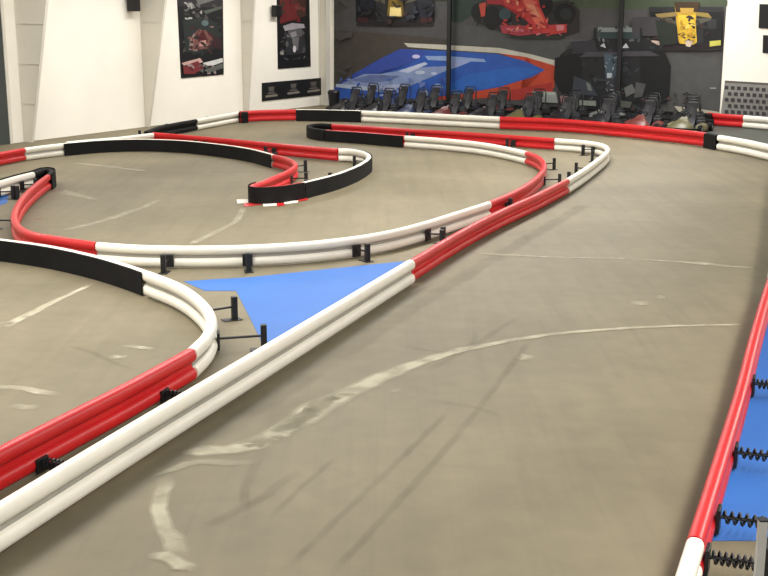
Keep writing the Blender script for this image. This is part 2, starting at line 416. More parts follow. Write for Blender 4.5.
# long barrier beside the main straight, then round the hairpin and back
barrier([(-150, 604), (0, 513), (128, 434.5), (256, 358), (411, 264.5)], 'white', 'long straight white barrier section running up from the lower left of the main straight', k=1.08)
barrier([(411, 264.5), (460, 235), (500, 214), (535, 198), (567, 182)], 'red', 'red barrier section between the long white section and the white hairpin, beside the main straight', brackets=(0.3, 0.7))
barrier([(567, 182), (583, 172), (598, 161), (606, 154), (607.5, 149.8), (603, 146.5), (592, 144), (573, 142), (555, 140.8)], 'white', 'white barrier section bent round the far hairpin beside the main straight', brackets=((0.17, 0.3), (0.36, 0.45), (0.66, 0.4), (0.84, 0.4)))
barrier([(555, 140.8), (510, 137.5), (460, 134), (410, 131), (365, 128), (332, 126)], 'red', 'thin red barrier section running left from the far white hairpin', brackets=(0.17, 0.6))
barrier([(331, 126), (320, 125.4), (312, 126.2), (309, 128), (313, 130), (326, 132)], 'black', 'black rounded nose section at the left tip of the far island', face=True, gap=0.0)
barrier([(326, 132), (345, 133.3), (365, 134.6), (405, 138)], 'red', 'black-faced barrier section with red top on the near side of the far island', face=True)
barrier([(405, 138), (440, 140.5), (475, 144), (500, 148), (527, 154)], 'white', 'white barrier section curving between a black-faced section and the red bend', brackets=(0.5,))
barrier([(527, 154), (537, 158), (543, 163), (544, 169), (538, 178), (525, 188), (508, 197), (489, 205)], 'red', 'red barrier section of the tight bend inside the far white hairpin', brackets=(0.12, 0.45, 0.9))
barrier([(489, 205), (452, 217), (416, 228), (380, 236.5), (340, 242.5), (300, 246.5), (256, 249), (200, 250.3), (160, 250), (130, 249), (97, 246.5)], 'white', 'long sweeping white barrier section above the blue floor triangle', brackets=((0.29, 0.38), (0.51, 0.38), (0.715, 0.38), (0.85, 0.4)))
barrier([(97, 246.5), (60, 241), (33, 236), (20, 230), (14.5, 221), (17, 209), (26, 196), (38, 185), (48, 177.5)], 'red', 'red barrier section curling round the left end of the large loop', brackets=(0.45, 0.85))
barrier([(48, 177.5), (51.5, 174.5), (51, 172), (46, 171), (33, 175)], 'black', 'black nose section at the left edge, above the curling red section', face=True, gap=0.0, face_h=0.37)
barrier([(33, 175), (15, 179.5), (0, 184), (-45, 197)], 'white', 'short white barrier section at the left edge, behind the curling red section', face=True, brackets=(0.2, 0.5), face_h=0.37)

# inner island
barrier([(-45, 165), (-20, 159), (0, 155), (24, 150.5)], 'red', 'red barrier section at the left edge near the white wall', brackets=(0.5,))
barrier([(24, 150.5), (43, 148), (62, 145.8)], 'white', 'short white barrier section between the red and the black-faced sections near the left wall')
barrier([(62, 145.8), (100, 142.6), (140, 141.4), (180, 142.6), (220, 146.5), (250, 151), (274, 157)], 'white', 'long curved black-faced barrier section with white top, in front of the left wall', face=True, brackets=(0.3, 0.6, 0.9))
barrier([(274, 157), (286, 160), (294, 164), (295, 168), (287, 173.5), (272, 180), (259, 185.5)], 'red', 'red barrier section of the tight inner bend, behind the black nose', brackets=(0.2, 0.6))
barrier([(259, 185.5), (253.5, 187.2), (252, 189), (257, 190.2), (275, 189.6), (302, 185.5)], 'red', 'black-faced nose section above the red and white kerb', face=True, gap=0.0, face_h=0.36)
barrier([(302, 185.5), (330, 178.5), (350, 171.5), (362, 165.5), (368.5, 160), (367.5, 156), (358, 152.6), (347, 151.2), (338, 151.2)], 'white', 'white-topped barrier section bent round the inner island hairpin', brackets=((0.1, 0.35), (0.3, 0.35), (0.8, 0.35)), face=True)
barrier([(338, 151.2), (300, 147.8), (260, 144), (220, 140.3), (186, 137.3), (153, 134.5)], 'red', 'long red barrier section along the back of the inner island', brackets=(0.3, 0.7))
barrier([(153, 135.3), (120, 139.2), (90, 141.8), (66, 144.2)], 'white', 'white barrier section tucked behind the left end of the long black-faced curve')

# far barrier along the left and back walls
barrier([(146, 133.6), (158, 129), (176, 125), (196, 121.5)], 'black', 'short black barrier section at the foot of the left wall', brackets=(0.2, 0.7), k=1.1)
barrier([(196, 121.5), (218, 117.4), (240, 113.6)], 'white', 'white barrier section against the left wall before the far corner', k=1.1, brackets=(0.5,))
barrier([(240, 113.6), (262, 112.3), (296, 111.6)], 'red', 'red barrier section with black end cap under the small black banner', cap=(0,), k=1.2)
barrier([(296, 111.6), (320, 111.8), (362, 112.8)], 'white', 'black-faced barrier section with white top in the far corner', face=True, k=1.2)
barrier([(362, 112.8), (400, 114.4), (450, 116.8), (500, 119.2)], 'white', 'white barrier section in front of the left half of the parked karts', k=1.2, brackets=(0.3, 0.7))
barrier([(500, 119.2), (560, 121.6), (620, 126.4), (690, 133.5), (707, 135.6)], 'red', 'long red barrier section across the far end of the main straight', k=1.25, brackets=(0.25, 0.5, 0.75))
barrier([(707, 135.6), (719, 138)], 'black', 'short black joint section between the far red and white barriers', k=1.25, gap=0.0, face=True)
barrier([(719, 138), (745, 142.5), (768, 147.5), (810, 157)], 'white', 'white barrier section at the right end of the far barrier line', k=1.25, brackets=(0.5,))
barrier([(708, 115), (722, 116.3), (744, 117.8)], 'red', 'short red barrier section in front of the dotted wall panel', k=1.25, cap=(0,))
barrier([(744, 117.8), (768, 119.8), (800, 122.6)], 'white', 'white barrier section at the right edge in front of the dotted wall panel', k=1.25)

# near left loop
barrier([(-70, 238), (-35, 239.5), (0, 243), (50, 250), (96, 260), (130, 270), (147, 276)], 'white', 'black-faced barrier section with white top at the left, nearest loop', face=True)
barrier([(147, 276), (178, 288.5), (197, 301), (209, 315), (211.5, 327), (206, 340), (191, 355)], 'white', 'white barrier section bent round the end of the nearest loop', k=1.06, brackets=((0.42, 0.5), (0.72, 0.62)))
barrier([(191, 355), (128, 390), (64, 423), (0, 456), (-90, 503)], 'red', 'red barrier section of the nearest loop, beside the long white straight', brackets=((0.17, 0.48, 0.6, True), (0.65, 0.48, 0.6, True)), k=1.08)

# right-hand barrier
barrier([(790, 150), (784, 180), (779, 225), (772, 280)], 'white', 'white barrier section just beyond the right edge of the main straight')
barrier([(772, 280), (764.5, 304), (753, 346), (741, 394), (721.6, 459), (695, 546)], 'red', 'red barrier section along the right side of the main straight', brackets=((0.5, 0.5, 1.0, True), (0.745, 0.6, 1.0, True), (0.905, 0.6, 1.0, True), (0.985, 0.5, 1.0, True)))
barrier([(695, 546), (682, 589), (668, 635)], 'white', 'white barrier section at the lower right corner, joined to the red one')

# ------------------------------------------------------------------ flat artwork on walls
ART = {}
def art_mat(rgb):
    rgb = tuple(int(v * 0.86) for v in rgb)
    if rgb not in ART: ART[rgb] = mat('print_%02x%02x%02x' % rgb, rgb, 0.55, 0.10, 3.0, spec=0.3)
    return ART[rgb]
class Print:
    """A printed board: a backing sheet with the picture's shapes as very thin layers on its face, all in ONE mesh."""
    def __init__(self, project, n, origin):
        self.bm = bmesh.new(); self.pr = project; self.n = n; self.mats = []; self.layer = 0; self.o = origin
    def idx(self, rgb):
        m = art_mat(rgb)
        if m not in self.mats: self.mats.append(m)
        return self.mats.index(m)
    def sheet(self, pts, rgb, thick=0.02):
        a = [self.bm.verts.new(self.pr(x, y, thick)) for x, y in pts]; b = [self.bm.verts.new(self.pr(x, y, thick) - self.n * (thick - 0.002)) for x, y in pts]
        k = self.idx(rgb); n = len(a); fs = [self.bm.faces.new(a), self.bm.faces.new(list(reversed(b)))]
        for i in range(n): fs.append(self.bm.faces.new((a[i], b[i], b[(i + 1) % n], a[(i + 1) % n])))
        for f in fs: f.material_index = k
        self.t = thick
    def poly(self, pts, rgb):
        self.layer += 1
        v = [self.bm.verts.new(self.pr(x, y, self.t + 0.0012 * self.layer)) for x, y in pts]
        f = self.bm.faces.new(v); f.material_index = self.idx(rgb)
    def blob(self, x, y, rx, ry, rgb, n=14, rot=0.0):
        c, s = math.cos(rot), math.sin(rot)
        self.poly([(x + rx * math.cos(2 * PI * i / n) * c - ry * math.sin(2 * PI * i / n) * s, y + rx * math.cos(2 * PI * i / n) * s + ry * math.sin(2 * PI * i / n) * c) for i in range(n)], rgb)
    def rect(self, x0, y0, x1, y1, rgb): self.poly([(x0, y0), (x1, y0), (x1, y1), (x0, y1)], rgb)
    def shards(self, x0, y0, x1, y1, cols, n, size, seed):
        q = random.Random(seed)
        for _ in range(n):
            x, y = q.uniform(x0, x1), q.uniform(y0, y1); a = q.uniform(0, PI); L, w = q.uniform(.5, 1) * size, q.uniform(.15, .5) * size
            c, s_ = math.cos(a), math.sin(a); px = []
            for u, v in ((-L, -w * .4), (-L * .2, -w), (L, -w * .3), (L * .7, w * .8), (-L * .5, w)):
                px.append((min(max(x + u * c - v * s_, x0), x1), min(max(y + (u * s_ + v * c) * .8, y0), y1)))
            self.t -= 0.0011                      # shards stay close to one another
            self.poly(px, q.choice(cols))
    def done(self, name, label, cat, group=None):
        bmesh.ops.triangulate(self.bm, faces=[f for f in self.bm.faces if len(f.verts) > 4])
        o = link(name, self.bm, self.mats, origin=self.o); return tag(o, label, cat, group)

# the large racing mural
m_ = Print(back, -U, back(335, 100))
TAR, DARK, BLK = (80, 79, 78), (44, 44, 46), (22, 23, 25)
m_.sheet([(334, -30), (728.5, -30), (719, 116), (334, 104)], TAR, 0.03)
m_.poly([(334, 30), (420, 36), (449, 40), (449, 60), (395, 52), (334, 84)], (74, 68, 62))
m_.poly([(334, -30), (728, -30), (727, 6), (640, 9), (560, 8), (520, 2), (449, 0), (334, -4)], (72, 82, 62))
m_.poly([(449, -30), (500, -30), (480, 10), (462, 22), (449, 22)], (48, 62, 56))
m_.poly([(449, 22), (476, 27), (560, 39), (600, 40), (720, 60), (719, 116), (610, 108), (560, 62), (480, 46), (449, 44)], (86, 85, 84))
# pale and orange kerb round the blue run-off
m_.poly([(404, 43), (449, 45), (500, 48), (530, 54), (557, 61), (555, 67), (526, 58), (498, 53), (449, 50), (408, 47)], (206, 202, 186))
m_.poly([(498, 53), (526, 57), (556, 66), (554, 88), (520, 96), (470, 99), (430, 100), (430, 95), (500, 86), (540, 74), (520, 60)], (196, 74, 48))
m_.poly([(512, 90), (552, 82), (553, 92), (520, 100), (490, 100)], (176, 54, 48))
m_.poly([(334, 88), (350, 76), (378, 60), (400, 49), (449, 51), (497, 54), (525, 61), (545, 70), (532, 77), (500, 87), (455, 95), (400, 100), (334, 99)], (50, 94, 182))
m_.poly([(334, 88), (350, 76), (378, 60), (400, 49), (430, 52), (410, 64), (380, 72), (334, 92)], (56, 80, 166))
m_.poly([(470, 74), (520, 66), (540, 71), (500, 86), (450, 94), (440, 88)], (50, 106, 194))
# pale worn lettering strokes on the run-off
m_.poly([(336, 86), (356, 87), (375, 90), (392, 90), (412, 85), (448, 70), (450, 66), (425, 67), (398, 71), (380, 74), (364, 74), (350, 80)], (140, 158, 198))
m_.poly([(350, 80), (370, 75), (382, 77), (400, 76), (390, 81), (365, 83)], (104, 120, 168))
m_.poly([(336, 84), (358, 85), (372, 88), (384, 92), (360, 90), (336, 87)], (186, 198, 220))
m_.poly([(380, 86), (400, 84), (402, 92), (386, 94)], (176, 184, 214))
m_.poly([(398, 71), (425, 62), (428, 64), (408, 73)], (196, 204, 230))
m_.poly([(425, 56), (448, 56), (484, 59), (486, 62), (450, 61), (428, 60)], (150, 176, 220))
m_.poly([(448, 61), (466, 60), (470, 62), (455, 68), (448, 70)], (160, 174, 220))
m_.blob(416, 56.5, 4, 2, (206, 206, 246)); m_.blob(420, 72.5, 5, 2, (196, 206, 230)); m_.blob(434, 73.5, 3, 1.5, (190, 200, 236))
# black car with a gold nose at the left
def car_front(cx, y0, y1, w, body, nose, wing, tipl, tipr):
    hgt = y1 - y0
    m_.poly([(cx - w * .5, y0 + hgt * .1), (cx + w * .5, y0 + hgt * .1), (cx + w * .48, y1 - 1), (cx + w * .2, y1), (cx - w * .2, y1), (cx - w * .48, y1 - 1)], DARK)
    for s in (-1, 1):
        x = cx + s * w * .36
        m_.poly([(x - w * .12, y0 + hgt * .2), (x + w * .12, y0 + hgt * .2), (x + w * .13, y1 - hgt * .12), (x - w * .13, y1 - hgt * .12)], BLK)
        m_.rect(x - w * .07, y0 + hgt * .35, x + w * .05, y0 + hgt * .55, (48, 50, 54))
        m_.poly([(cx + s * w * .1, y0 + hgt * .35), (cx + s * w * .34, y0 + hgt * .3), (cx + s * w * .34, y0 + hgt * .36), (cx + s * w * .1, y0 + hgt * .5)], (88, 84, 74))
    m_.poly([(cx - w * .16, y0), (cx + w * .16, y0), (cx + w * .1, y0 + hgt * .8), (cx + w * .06, y1 - hgt * .08), (cx - w * .06, y1 - hgt * .08), (cx - w * .1, y0 + hgt * .8)], body)
    m_.poly(nose, wing[0])
    m_.poly([(cx - w * .46, y1 - hgt * .2), (cx - w * .12, y1 - hgt * .12), (cx + w * .12, y1 - hgt * .12), (cx + w * .46, y1 - hgt * .2), (cx + w * .46, y1 - hgt * .08), (cx, y1), (cx - w * .46, y1 - hgt * .08)], wing[1])
    m_.poly([(cx - w * .47, y1 - hgt * .22), (cx - w * .34, y1 - hgt * .2), (cx - w * .34, y1 - hgt * .09), (cx - w * .47, y1 - hgt * .12)], tipl)
    m_.poly([(cx + w * .32, y1 - hgt * .2), (cx + w * .47, y1 - hgt * .22), (cx + w * .47, y1 - hgt * .12), (cx + w * .32, y1 - hgt * .09)], tipr)
car_front(395, -18, 27, 80, (40, 38, 34), [(389, -4), (402, -4), (404, 16), (387, 16)], ((120, 98, 40), (34, 32, 34)), (62, 34, 36), (70, 36, 40))
m_.poly([(390, 7), (401, 7), (402, 17), (390, 17)], (226, 204, 132))
m_.poly([(360, -10), (374, -10), (374, 8), (362, 10)], (30, 32, 44)); m_.poly([(416, -10), (432, -10), (432, 16), (420, 18)], (36, 38, 48))
# red car seen from the front three-quarter
m_.poly([(476, 4), (500, -6), (540, 4), (568, 0), (579, 10), (579, 32), (560, 37), (512, 37), (486, 26), (474, 22)], (48, 42, 42))
m_.shards(476, 2, 512, 26, [(48, 42, 42), (28, 30, 30), (70, 60, 58), (56, 74, 80), (140, 54, 52)], 36, 4, 14)
m_.shards(552, 2, 574, 22, [(34, 35, 36), (46, 48, 48), (24, 25, 26)], 16, 4, 17)
for x, y, rx, ry in ((492, 18, 9, 12), (478, 12, 7, 9), (565, 14, 11, 11), (545, 6, 8, 10), (504, 16, 8, 8)): m_.blob(x, y, rx, ry, BLK)
m_.blob(505, 14, 6, 6, (56, 74, 80)); m_.blob(566, 14, 6, 6, (40, 44, 44))
m_.poly([(498, -20), (534, -20), (540, 6), (547, 22), (550, 33), (534, 34), (528, 22), (518, 10), (500, 4)], (202, 62, 62))
m_.poly([(520, -4), (536, 2), (543, 18), (546, 28), (538, 28), (530, 14)], (226, 110, 88))
m_.poly([(526, 4), (534, 5), (540, 17), (534, 16)], (236, 150, 118))
m_.poly([(500, 25), (530, 26), (534, 34), (520, 36), (502, 33)], (172, 62, 74)); m_.poly([(506, 28), (524, 29), (524, 32), (508, 31)], (208, 120, 132))
m_.shards(504, 24, 572, 36, [(172, 62, 74), (120, 44, 50), (208, 120, 132), (60, 44, 46), (190, 62, 58)], 30, 3.5, 16)
m_.poly([(548, 25), (566, 24), (567, 32), (550, 35)], (190, 62, 58)); m_.poly([(556, 25), (564, 25), (564, 30), (557, 31)], (210, 130, 136))
m_.poly([(479, 4), (486, 2), (485, 16), (481, 17)], (196, 76, 62)); m_.poly([(484, -4), (506, -4), (504, 5), (488, 4)], (168, 44, 50))
m_.poly([(502, 37), (566, 36), (560, 39), (520, 39)], (46, 52, 44))
# yellow car at the right
car_front(686, 2, 51, 74, (214, 172, 52), [(678, 15), (695, 15), (697, 42), (692, 46), (684, 46), (680, 40)], ((236, 196, 66), (40, 30, 34)), (200, 176, 160), (206, 200, 92))
m_.shards(652, 10, 720, 44, [(34, 34, 36), (50, 48, 46), (26, 26, 28), (80, 70, 54), (60, 42, 40)], 40, 4, 18)
m_.poly([(655, 14), (676, 12), (678, 16), (658, 18)], (150, 128, 76)); m_.poly([(695, 12), (708, 13), (712, 18), (697, 16)], (150, 128, 64))
m_.poly([(674, 2), (700, 2), (697, 12), (676, 12)], (64, 48, 30)); m_.poly([(680, 8), (694, 8), (693, 14), (681, 14)], (196, 158, 70))
m_.poly([(685, 40), (694, 41), (690, 47), (686, 46)], (230, 208, 186))
# dark silver car from behind in the middle
m_.poly([(572, 46), (596, 38), (640, 36), (664, 48), (670, 70), (668, 100), (640, 112), (585, 110), (562, 95), (556, 75), (560, 55)], (34, 35, 38))
m_.shards(564, 45, 664, 110, [(30, 31, 34), (44, 45, 48), (60, 62, 66), (24, 24, 26), (52, 56, 62)], 110, 5, 11)
m_.poly([(555, 58), (575, 53), (582, 60), (582, 88), (575, 94), (560, 92), (554, 80)], BLK); m_.poly([(640, 52), (664, 50), (671, 66), (669, 96), (650, 101), (641, 90)], BLK)
m_.poly([(597, 27), (640, 27), (640, 39), (597, 38)], (58, 66, 68)); m_.rect(598, 27.5, 639, 32, (128, 136, 134))
m_.shards(598, 26, 640, 42, [(128, 136, 134), (58, 66, 68), (40, 48, 50), (90, 96, 96)], 26, 4, 12)
m_.rect(600, 32, 638, 37, (46, 62, 62)); m_.rect(632, 17, 660, 36, (64, 62, 66)); m_.poly([(655, 20), (676, 24), (676, 44), (660, 46)], (40, 46, 40))
for s in (-1, 1): m_.poly([(618 + s * 22, 28), (618 + s * 24, 28), (618 + s * 26, 52), (618 + s * 21, 52)], (30, 32, 34))
m_.poly([(570, 42), (594, 40), (598, 52), (574, 54)], (52, 52, 56)); m_.poly([(586, 52), (650, 51), (660, 56), (580, 57)], (70, 68, 74))
m_.poly([(600, 46), (604, 43), (606, 48)], (200, 202, 204)); m_.poly([(622, 48), (626, 43), (629, 48)], (200, 202, 204))
m_.poly([(604, 54), (618, 54), (618, 82), (606, 82)], (74, 90, 102)); m_.rect(607, 73, 612, 78, (184, 194, 200)); m_.poly([(606, 78), (616, 78), (615, 94), (607, 92)], (56, 56, 62))
m_.poly([(574, 76), (590, 82), (598, 96), (572, 94)], (58, 62, 72)); m_.poly([(586, 82), (590, 84), (592, 91), (588, 90)], (118, 120, 118))
m_.poly([(624, 88), (632, 84), (636, 92), (626, 97)], (104, 104, 104)); m_.poly([(636, 82), (646, 84), (642, 97), (634, 98)], (82, 82, 82))
m_.shards(556, 92, 700, 112, [(40, 40, 42), (26, 27, 29), (96, 92, 84), (60, 60, 58), (84, 60, 56)], 60, 4, 23)
m_.poly([(532, 91), (556, 92), (558, 103), (534, 102)], (150, 154, 150)); m_.poly([(533, 91), (555, 92), (555, 95), (534, 94)], (176, 182, 172))
m_.poly([(575, 100), (596, 101), (596, 106), (575, 105)], (136, 142, 132)); m_.poly([(560, 96), (568, 96), (568, 104), (561, 104)], (150, 116, 116))
m_.poly([(606, 100), (614, 100), (611, 112), (607, 111)], (150, 146, 116)); m_.poly([(618, 100), (632, 102), (630, 108), (618, 107)], (94, 96, 88))
m_.poly([(674, 106), (700, 109), (720, 112), (719, 116), (680, 113)], (196, 188, 168)); m_.rect(710, 87.5, 716, 88.8, (160, 160, 160))
m_.shards(604, 54, 618, 96, [(74, 90, 102), (110, 124, 134), (52, 60, 70), (160, 168, 172)], 22, 3, 13)
m_.shards(502, -10, 548, 32, [(202, 62, 62), (170, 48, 52), (226, 110, 88), (150, 40, 46), (236, 150, 118)], 34, 4, 15)
m_.shards(680, 14, 696, 42, [(236, 196, 66), (214, 172, 52), (196, 150, 48), (242, 210, 96)], 22, 4, 19)
m_.shards(358, -20, 434, 24, [(36, 36, 40), (48, 46, 48), (28, 28, 30), (62, 44, 46), (52, 56, 68)], 50, 5, 20)
m_.poly([(390, 8), (401, 8), (401.5, 16), (389.5, 16)], (236, 212, 140))
m_.shards(340, 78, 446, 96, [(140, 158, 198), (110, 130, 184), (80, 104, 176), (176, 188, 218), (60, 84, 164)], 40, 5, 21)
m_.shards(336, -28, 352, 80, [(74, 72, 70), (84, 82, 80), (78, 74, 70)], 12, 8, 22)
m_.done('wall_mural', 'huge wall mural of racing cars on tarmac with a blue run-off', 'mural')

# posters and banner on the left wall
Rposter = 'racing posters on the left wall'
p = Print(lambda x, y, o: left(x, y, o), V, left(181, 78))
p.sheet([(175.5, -45), (222.5, -45), (223.8, 74.5), (181.5, 78.3)], (24, 24, 26), 0.03)
p.poly([(177, -40), (221, -40), (222, 8), (178, 6)], (52, 48, 50))
p.shards(183, -10, 221, 56, [(40, 42, 42), (60, 58, 58), (30, 32, 34), (84, 78, 76), (46, 56, 54)], 60, 5, 3)
p.shards(184, 2, 202, 20, [(196, 194, 190), (150, 150, 148), (110, 110, 110), (60, 60, 62)], 22, 4, 4)
p.poly([(196, 0), (221, -6), (221, -2), (199, 5)], (120, 122, 118)); p.poly([(203, 11), (222, 6), (222, 8.5), (206, 14)], (96, 104, 92))
p.poly([(182, 20), (200, 18), (216, 22), (221, 40), (205, 54), (186, 52)], (44, 50, 48)); p.blob(205, 23, 3.5, 3, (106, 124, 124))
p.poly([(192, 36), (197, 31), (206, 30), (212, 40), (210, 48), (198, 50), (190, 50)], (126, 84, 78)); p.poly([(197, 38), (203, 30), (208, 40), (206, 46), (200, 45)], (84, 30, 34)); p.poly([(200, 41), (206, 40), (207, 47), (199, 46)], (204, 150, 142))
p.poly([(190, 40), (194, 33), (195, 36), (192, 50), (189, 50)], (154, 142, 132)); p.poly([(212, 36), (221, 38), (222, 50), (213, 48)], (58, 36, 40))
p.shards(188, 26, 216, 52, [(126, 84, 78), (84, 30, 34), (70, 40, 42), (34, 34, 36), (150, 120, 112)], 26, 4, 5)
p.poly([(181.5, 63), (200, 58), (203, 62), (186, 68)], (214, 176, 168)); p.poly([(183, 66), (198, 61), (204, 68), (194, 74), (184, 74)], (128, 52, 54))
p.poly([(203, 63), (222.5, 58), (223, 62), (206, 68)], (226, 226, 224)); p.shards(184, 62, 222, 74, [(128, 52, 54), (60, 34, 36), (100, 100, 98), (40, 40, 42), (170, 150, 146)], 26, 3.5, 6)
p.poly([(204, 70), (223, 63), (223.4, 68), (208, 73)], (104, 106, 102))
p.done('wall_poster', 'tall black poster with white streaks and a red car, wider of the two', 'poster', Rposter)
p = Print(lambda x, y, o: left(x, y, o), V, left(278, 69))
p.sheet([(276.5, -45), (308.5, -45), (310.8, 66.5), (278.3, 69)], (22, 22, 24), 0.03)
p.poly([(279, -40), (306, -40), (306, 16), (280, 24)], (112, 38, 40)); p.poly([(296, -5), (306, -8), (306, 16), (297, 19)], (70, 44, 36))
p.shards(281, -10, 305, 22, [(112, 38, 40), (84, 34, 38), (70, 50, 40), (120, 60, 56)], 24, 5, 7)
p.shards(280, 26, 307, 60, [(60, 60, 62), (96, 92, 96), (34, 34, 36), (120, 118, 118), (44, 46, 50)], 50, 3, 8)
p.poly([(283, 26), (292, 23), (304, 24), (305, 28), (296, 29), (285, 31)], (172, 166, 170)); p.poly([(288, 31), (300, 28), (305, 33), (300, 38), (290, 38)], (96, 92, 96))
p.poly([(286, 38), (304, 36), (306, 48), (300, 54), (286, 55)], (50, 50, 54)); p.poly([(290, 33), (296, 31), (297, 36), (292, 38)], (150, 146, 150)); p.poly([(292, 38), (299, 37), (298, 50), (294, 50)], (118, 116, 118)); p.blob(294.5, 49, 1.6, 3.4, (228, 224, 226))
p.blob(282, 53, 2, 2, (150, 148, 142)); p.blob(304, 50, 1.6, 3, (84, 82, 84)); p.blob(287, 44, 1.5, 3, (100, 100, 98))
p.done('wall_poster', 'narrow black poster with a dark red top, above the small banner', 'poster', Rposter)
p = Print(lambda x, y, o: left(x, y, o), V, left(262, 101))
p.sheet([(262.3, 83), (325.5, 77.5), (325.8, 94.5), (262.3, 101.3)], (26, 25, 26), 0.03)
for x, y in ((271.5, 90.5), (293.5, 87.5), (313.5, 85.5)):
    p.poly([(x - 3, y - 3.5), (x + 3, y - 4), (x + 2.4, y), (x - 2.4, y + .4)], (104, 98, 92)); p.poly([(x - 2, y + .5), (x + 2, y), (x + 3, y + 2), (x - 3, y + 2.4)], (74, 70, 68))
    p.poly([(x - 6, y + 5), (x + 6, y + 3.4), (x + 6, y + 5.6), (x - 6, y + 7.2)], (142, 134, 124)); p.poly([(x - 4, y + 2.6), (x + 4, y + 1.8), (x + 4, y + 2.8), (x - 4, y + 3.6)], (120, 112, 106))
p.done('wall_banner', 'small black banner with three pale emblems on the left wall', 'banner')

# ------------------------------------------------------------------ things on or by the walls
def wall_speaker(x, y, w, h, label, d=0.28, arm=0.0):
    c = left(x, y); base = CORNER + U * ((c - CORNER).dot(U)); zc = c.z
    root = empty('wall_speaker', base + V * (0.08 + d / 2) + Z * (zc - h / 2)); tag(root, label, 'speaker', 'black boxes fixed to the left wall')
    R = Matrix((U, V, Z)).transposed(); bm = bmesh.new(); add_box(bm, (0, 0, h / 2), (w, d, h), R, 0.03); link('cabinet', bm, M['steel_black'], root)
    bm = bmesh.new(); add_box(bm, V * (d / 2 + 0.006) + Z * h / 2, (w * .86, 0.014, h * .88), R, 0.005); link('grille', bm, M['kart_black'], root)
    bm = bmesh.new(); add_box(bm, V * (-d / 2 - 0.04) + Z * h / 2, (0.1, 0.09, 0.16), R); link('wall_bracket', bm, M['steel_black'], root)
wall_speaker(128.5, 0.5, 0.38, 0.72, 'black box fixed high on the white wall between the first two columns')
wall_speaker(273, 11, 0.45, 0.45, 'small black box fixed to the wall at the left edge of the narrow poster', 0.2)

# black posts standing in front of the mural
for x, yb, lab in ((448.2, 107, 'slim black post in front of the mural, left of the red car picture'), (617, 113, 'slim black post in front of the mural, over the dark car picture')):
    b = back(x, yb, 0.3); b.z = 0
    root = empty('mural_post', b); tag(root, lab, 'post', 'black posts in front of the mural')
    R = Matrix((V, U, Z)).transposed()
    bm = bmesh.new(); add_box(bm, (0, 0, 3.5), (0.17, 0.12, 6.98), R, 0.01); link('upright', bm, M['steel_black'], root)
    bm = bmesh.new(); add_box(bm, (0, 0, 0.012), (0.3, 0.2, 0.02), R, 0.004); link('base_plate', bm, M['steel_black'], root)

# black square signs and dotted panel at the right
for pts, lab in (([(759.5, 4), (790, 5), (790, 30), (758.5, 28)], 'upper black square sign at the right edge of the back wall'), ([(763, 35), (790, 37), (790, 55), (762.5, 53)], 'lower black square sign at the right edge of the back wall')):
    p = Print(back, -U, back(*pts[3])); p.sheet(pts, (22, 22, 22), 0.04)
    (x0, y0), (x1, y1), (x2, y2), (x3, y3) = pts
    p.poly([(x0 + 12, y0 + 4), (x1 - 4, y1 + 4), (x2 - 4, y2 - 4), (x3 + 12, y3 - 4)], (40, 40, 42))
    p.done('wall_sign', lab, 'sign', 'black square signs')
p = Print(back, -U, back(721, 112)); p.sheet([(725, 80.5), (800, 85), (800, 121), (720.5, 115)], (150, 148, 142), 0.05)
p.poly([(725, 80.5), (800, 85), (800, 87.2), (724.6, 82.6)], (96, 94, 90))
for r in range(5):
    for k in range(12):
        x = 726.5 + k * 6.2 + (3.1 if r % 2 else 0); y = 87.5 + r * 6.0 + (x - 725) * 0.058
        if x < 797: p.poly([(x - 1.9, y - 1.8), (x + 1.9, y - 1.7), (x + 1.9, y + 1.9), (x - 1.9, y + 1.8)], (62, 61, 62))
p.done('wall_panel', 'grey wall panel patterned with rows of dark dots, low on the right', 'panel')

# dark object at the foot of the corner column
b = at(334, 107.2); root = empty('waste_bin', b); tag(root, 'dark bin standing in the far corner by the wall column', 'bin')
bm = bmesh.new()
r = bmesh.ops.create_cone(bm, cap_ends=True, segments=20, radius1=0.2, radius2=0.26, depth=0.62, matrix=Matrix.Translation((0, 0, 0.31))); link('body', bm, M['kart_black'], root, smooth=40)
bm = bmesh.new(); bmesh.ops.create_cone(bm, cap_ends=True, segments=20, radius1=0.28, radius2=0.2, depth=0.1, matrix=Matrix.Translation((0, 0, 0.67))); link('lid', bm, M['steel_black'], root, smooth=40)

# galvanised post at the lower right
b = at(754, 633); root = empty('metal_post', b); tag(root, 'grey metal post standing on the floor at the lower right corner', 'post')
bm = bmesh.new(); add_box(bm, (0, 0, 0.4), (0.055, 0.055, 0.8), None, 0.006); link('upright', bm, M['steel'], root)
bm = bmesh.new(); add_box(bm, (0, 0, 0.006), (0.18, 0.18, 0.012), None, 0.003); link('base_plate', bm, M['steel'], root)
bm = bmesh.new(); add_box(bm, (0, 0, 0.806), (0.06, 0.06, 0.014), None, 0.004); link('post_cap', bm, M['steel_black'], root)

